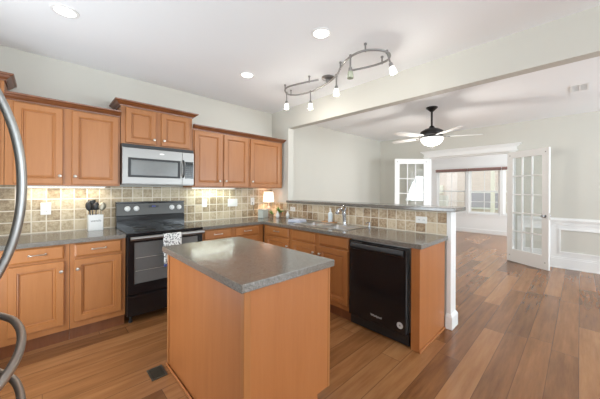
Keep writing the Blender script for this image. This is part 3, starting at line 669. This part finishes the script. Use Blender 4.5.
# ------------------------------------------------------------------ outlets and switches
def outlet(label, loc, rz, wdt, kind, h=.118):
    t = thing('wall_outlet' if kind == 'o' else 'light_switch', label, 'outlet' if kind == 'o' else 'switch', loc, rz, 'white wall plates on the backsplash')
    n = max(1, round(wdt/.06)) if wdt > .1 or h < .1 else 1
    obj('cover_plate', bx(-wdt/2, wdt/2, -.0062, -.0004, -h/2, h/2), WPLAS, t, bevel=.002)
    for k in range(n):
        x = (k-(n-1)/2)*.05
        if kind == 'o':
            for z in ((-.025, .025) if h > .1 else (0,)):
                b = NB(); lathe(b, [(.016, 0), (.016, .0015), (0, .0018)], (x, -.0063, z), (0, -1, 0), 16); s = obj('socket', b, WPLAS, t)
                for dx in (-.006, .006): obj('slot', bx(x+dx-.0015, x+dx+.0015, -.0086, -.0083, z-.005, z+.006), BLACKM, s)
        else: obj('rocker', bx(x-.016, x+.016, -.0095, -.0064, -.033, .033), WPLAS, t, bevel=.002)
outlet('white double outlet on the tiles left of the utensil crock', (-.577, -.011, 1.15), 0, .078, 'o', .122)
outlet('white light switch plate on the tiles nearest the range on its right', (1.07, -.011, 1.16), 0, .072, 's')
outlet('wide white plate with three switches on the tiles right of the range', (1.52, -.011, 1.153), 0, .165, 's')
outlet('white outlet with the lamp cord plugged in', (1.882, -.011, 1.165), 0, .072, 'o')
outlet('small white outlet on the bar tiles near the plants', (XK-.0005, -.56, 1.048), R9, .115, 'o', .07)
outlet('white outlet on the bar tiles above the dishwasher', (XK-.0005, -2.578, 1.045), R9, .115, 'o', .07)

# ------------------------------------------------------------------ under-cabinet lights
UC = emit('under_cabinet_strip', (1, .95, .82), 3)
for lab, x0, x1, col, e in (('slim lit strip under the wall cabinet left of the microwave', -.74, -.1, (1, .93, .80), 1.8), ('slim lit strip under the wall cabinet right of the microwave', .85, 1.5, (.86, 1, .92), 2.2)):
    t = thing('cabinet_light', lab, 'light', ((x0+x1)/2, -.10, 1.3815), 0, 'strip lights under the wall cabinets'); h = (x1-x0)/2
    obj('housing', bx(-h, h, -.02, .02, -.014, -.0005), WPLAS, t); obj('diffuser', bx(-h+.01, h-.01, -.014, .014, -.017, -.0145), UC, t)
    l = bpy.data.lights.new('strip_light', 'AREA'); l.shape = 'RECTANGLE'; l.size = h*1.9; l.size_y = .03; l.energy = e; l.color = col
    o = bpy.data.objects.new('strip_light', l); C.objects.link(o); o.parent = t; o.location = (0, 0, -.019)

# ------------------------------------------------------------------ ceiling fixtures
LENS = emit('downlight_lens', (1, .98, .94), 6)
for lab, x, y in (('recessed ceiling light above the left worktop, top left', -.480, -1.054), ('recessed ceiling light nearest the camera, in front of the curved track light', 1.109, -2.204), ('recessed ceiling light between the range wall and the track light', 1.109, -1.056), ('recessed ceiling light above the refrigerator side, out of frame', -.480, -2.204)):
    t = thing('recessed_light', lab, 'ceiling light', (x, y, ZC), 0, 'recessed ceiling lights')
    obj('trim_ring', lathe(NB(), [(.062, -.0005), (.085, -.0005), (.083, -.006), (.066, -.008), (.062, -.004)], (0, 0, 0), (0, 0, 1), 36, cap=False), WHITE, t, smooth='auto')
    obj('lens', lathe(NB(), [(.0615, -.001), (.0615, -.005), (0, -.0055)], (0, 0, 0), (0, 0, 1), 32), LENS, t)
    l = bpy.data.lights.new('downlight', 'SPOT'); l.energy = 12; l.spot_size = 2.3; l.spot_blend = .8; l.shadow_soft_size = .06; l.color = (.95, .98, 1)
    o = bpy.data.objects.new('downlight', l); C.objects.link(o); o.parent = t; o.location = (0, 0, -.012)

TRACKM = plain('grey_nickel_track', (.33, .325, .32), .38, .9, .03)
ZT = 2.62; sc_ = (ZT-1.349)/(2.6-1.349)
def tp(x, y): return (-.583+(x+.583)*sc_, -3.727+(y+3.727)*sc_)
TP = [(1.65, -1.68), (1.61, -1.573), (1.57, -1.44), (1.54, -1.284), (1.576, -1.186), (1.665, -1.11), (1.746, -1.106), (1.814, -1.180), (1.852, -1.358), (1.83, -1.541), (1.781, -1.727), (1.707, -1.892), (1.598, -2.03), (1.505, -2.17), (1.466, -2.30), (1.480, -2.40), (1.548, -2.48), (1.624, -2.518), (1.70, -2.518), (1.770, -2.47), (1.797, -2.386), (1.776, -2.246), (1.724, -2.09)]
t = thing('track_light', 'S-curved satin nickel track light with five spot heads on the kitchen ceiling', 'ceiling light', (1.834, -1.636, ZC))
def tl(x, y, z): return (x-1.834, y+1.636, z-ZC)
path = smoothpts([tl(*tp(x, y), ZT) for x, y in TP], 5)
obj('rail', tube(NB(), path, .0105, 8), TRACKM, t, smooth=True)
cx, cy = tp(1.79, -1.70)
b = lathe(NB(), [(.075, -.0005), (.075, -.012), (.062, -.026), (.02, -.034), (.016, -.066), (0, -.067)], tl(cx, cy, ZC), (0, 0, 1), 28); obj('canopy', b, TRACKM, t, smooth='auto')
for i in (1, 4, 6, 12, 15, 20):
    x, y = tp(*TP[i]); obj('standoff', tube(NB(), [tl(x, y, ZC-.0005), tl(x, y, ZC-.012), tl(x, y, ZC-.0125), tl(x, y, ZT-.012)], [.014, .014, .0075, .0075], 10), TRACKM, t)
OFFG = plain('pale_green_glass', (.45, .47, .36), .25, 0, .05)
for k, ((hx, hy), gz, dx) in enumerate([((1.665, -1.112), 2.437, 0), ((1.852, -1.36), 2.424, 0), ((1.707, -1.892), 2.428, 0), ((1.472, -2.245), 2.435, 0), ((1.64, -2.522), 2.441, .04)]):
    x, y = tp(hx, hy); p0 = Vector(tl(x, y, ZT)); p1 = Vector(tl(x+dx*.72, y-dx*.69, gz+.055)); ax = (p1-p0).normalized()
    b = tube(NB(), [p0+Vector((0, 0, .015)), p0-Vector((0, 0, .015))], .012, 10); tube(b, [p0, p1], .0085, 10); lathe(b, [(.007, -.03), (.016, -.022), (.019, 0), (.019, .012), (0, .012)], p1, ax, 16)
    h = obj('spot_head', b, TRACKM, t, smooth='auto'); lit = k != 3
    g = lathe(NB(), [(.019, .0125), (.024, .02), (.028, .045), (.030, .078), (.027, .078), (.025, .045), (.0, .03)], p1, ax, 18)
    obj('glass_shade', g, FROST if lit else OFFG, h, smooth='auto')
    if lit:
        l = bpy.data.lights.new('spot_bulb', 'POINT'); l.energy = 4.2; l.color = (1, .95, .87); l.shadow_soft_size = .02
        o = bpy.data.objects.new('spot_bulb', l); C.objects.link(o); o.parent = t; o.location = p1+ax*.1

t = thing('ceiling_fan', 'white bladed ceiling fan with dark motor and lit bowl in the dining room', 'ceiling fan', (3.884, -2.089, ZC))
obj('canopy', lathe(NB(), [(.085, -.0005), (.083, -.015), (.05, -.045), (.022, -.07), (0, -.07)], (0, 0, 0), (0, 0, 1), 28), BRONZE, t, smooth='auto')
obj('downrod', tube(NB(), [(0, 0, -.065), (0, 0, -.335)], .015, 12), BRONZE, t, smooth='auto')
obj('motor', lathe(NB(), [(.03, -.30), (.045, -.33), (.11, -.35), (.165, -.385), (.175, -.42), (.165, -.445), (.09, -.465), (.09, -.49), (0, -.49)], (0, 0, 0), (0, 0, 1), 36), BRONZE, t, smooth='auto')
for k in range(5):
    a = math.atan2(-.69, .724)+math.radians(-16+72*k); ca, sa = math.cos(a), math.sin(a); u = Vector((ca, sa, 0)); v = Vector((-sa, ca, .14)).normalized(); up = u.cross(v)
    R = []
    for f_, wd in ((.20, .045), (.24, .055), (.45, .065), (.62, .068), (.68, .055), (.705, .025)):
        c = u*f_+Vector((0, 0, -.47)); R.append([c-v*wd-up*.004, c+v*wd-up*.004, c+v*wd+up*.004, c-v*wd+up*.004])
    bl = obj('blade', loft(NB(), R), BLADE, t)
    b = NB(); loft(b, [[u*q-v*.02+Vector((0, 0, z)), u*q+v*.02+Vector((0, 0, z)), u*q+v*.02+Vector((0, 0, z+.006)), u*q-v*.02+Vector((0, 0, z+.006))] for q, z in ((.10, -.455), (.17, -.47), (.26, -.482))]); obj('blade_bracket', b, BRONZE, bl)
BOWL = emit('fan_bowl_glass', (1, .98, .93), 1.6)
obj('light_bowl', lathe(NB(), [(.165, -.492), (.168, -.50), (.155, -.545), (.12, -.585), (.06, -.607), (.012, -.611), (0, -.611)], (0, 0, 0), (0, 0, 1), 36), BOWL, t, smooth='auto')
obj('finial', lathe(NB(), [(.016, -.6115), (.014, -.62), (.007, -.628), (.010, -.637), (0, -.645)], (0, 0, 0), (0, 0, 1), 14), BRONZE, t, smooth='auto')
l = bpy.data.lights.new('fan_bulb', 'POINT'); l.energy = 36; l.color = (1, .95, .88); l.shadow_soft_size = .08; o = bpy.data.objects.new('fan_bulb', l); C.objects.link(o); o.parent = t; o.location = (0, 0, -.70)

GRILL = plain('grey_vent', (.10, .10, .10), .5, 0, .05)
t = thing('ceiling_vent', 'white louvred air vent in the dining room ceiling', 'vent', (4.36, -3.72, ZC))
bm = slab([-.15, -.13, .13, .15], [-.085, -.065, .065, .085], lambda i, j: not (i == 1 and j == 1), -.008, -.0005); obj('frame', bm, WHITE, t, bevel=.002)
obj('backing', bx(-.129, .129, -.064, .064, -.002, -.0006), GRILL, t)
obj('centre_bar', bx(-.129, .129, -.008, .008, -.0075, -.0025), WHITE, t)
for k in range(9): obj('slat', bx(-.125+k*.029, -.116+k*.029, -.064, .064, -.007, -.0025), WHITE, t)
VENTM = plain('floor_register_metal', (.085, .075, .055), .4, .5, .1)
t = thing('floor_vent', 'dark metal floor vent beside the island', 'vent', (.018, -1.585, 0))
bm = slab([-.052, -.040, .040, .052], [-.074, -.06, .06, .074], lambda i, j: not (i == 1 and j == 1), .0005, .005); obj('frame', bm, VENTM, t, bevel=.001)
for k in range(10): obj('slat', bx(-.04, .04, -.058+k*.012, -.051+k*.012, .001, .004), VENTM, t)

# ------------------------------------------------------------------ outside the sunroom
GRASS = plain('lawn', (.20, .26, .08), .9, 0, .3, 20)
t_ = obj('lawn', bx(XS+.3, 22, -14, 12, -.5, -.4), GRASS); t_['kind'] = 'structure'
def brick():
    n = NT('pink_brick'); b = n.n('ShaderNodeTexBrick'); b.inputs['Scale'].default_value = 1; b.inputs['Brick Width'].default_value = .22; b.inputs['Row Height'].default_value = .075; b.inputs['Mortar Size'].default_value = .008
    tc = n.n('ShaderNodeTexCoord'); s = n.n('ShaderNodeSeparateXYZ'); n.l(tc.outputs['Object'], s.inputs[0]); c = n.n('ShaderNodeCombineXYZ'); n.l(s.outputs[1], c.inputs[0]); n.l(s.outputs[2], c.inputs[1]); n.l(c.outputs[0], b.inputs['Vector'])
    b.inputs['Color1'].default_value = (.70, .58, .52, 1); b.inputs['Color2'].default_value = (.76, .64, .57, 1); b.inputs['Mortar'].default_value = (.72, .66, .60, 1)
    return n.set(Base_Color=b.outputs[0], Roughness=.85)
BRICK = brick(); CREAM = plain('cream_paint', (.84, .81, .70), .6, 0, .03); GREYB = plain('blue_grey_glass', (.42, .40, .44), .15, 0, .08)
t = thing('neighbour_house', 'pinkish brick house seen through the sunroom windows', 'house', (14.5, 0, -.4))
obj('wall', bx(0, .3, -6, 9, 0, 6), BRICK, t)
for y0 in (-.6,): 
    fo = obj('window', bx(-.06, -.001, y0-.8, y0+.75, .9, 1.75), WPLAS, t); obj('pane', bx(-.07, -.061, y0-.7, y0+.65, .98, 1.67), GREYB, fo)
obj('band', bx(-.08, -.001, 1.2, 8, 1.62, 2.05), CREAM, t)
t = thing('porch_column', 'cream porch column outside the middle sunroom window', 'column', (12, -1.39, -.4))
obj('shaft', bx(-.07, .07, -.06, .06, .2, 3.4), CREAM, t, bevel=.01); obj('base', bx(-.1, .1, -.09, .09, 0, .2), CREAM, t, bevel=.01); obj('capital', bx(-.1, .1, -.09, .09, 3.4, 3.55), CREAM, t, bevel=.01)
t = thing('garden_fence', 'pale wooden fence behind the left sunroom window', 'fence', (13, 0, -.4))
FEN = plain('pale_fence', (.55, .52, .47), .8, 0, .08)
for k in range(24): obj('board', bx(-.015, .015, .5+k*.2, .69+k*.2, .02, 1.55), FEN, t)
for z in (.35, 1.2): obj('rail', bx(.0155, .06, .5, 5.3, z, z+.09), FEN, t)
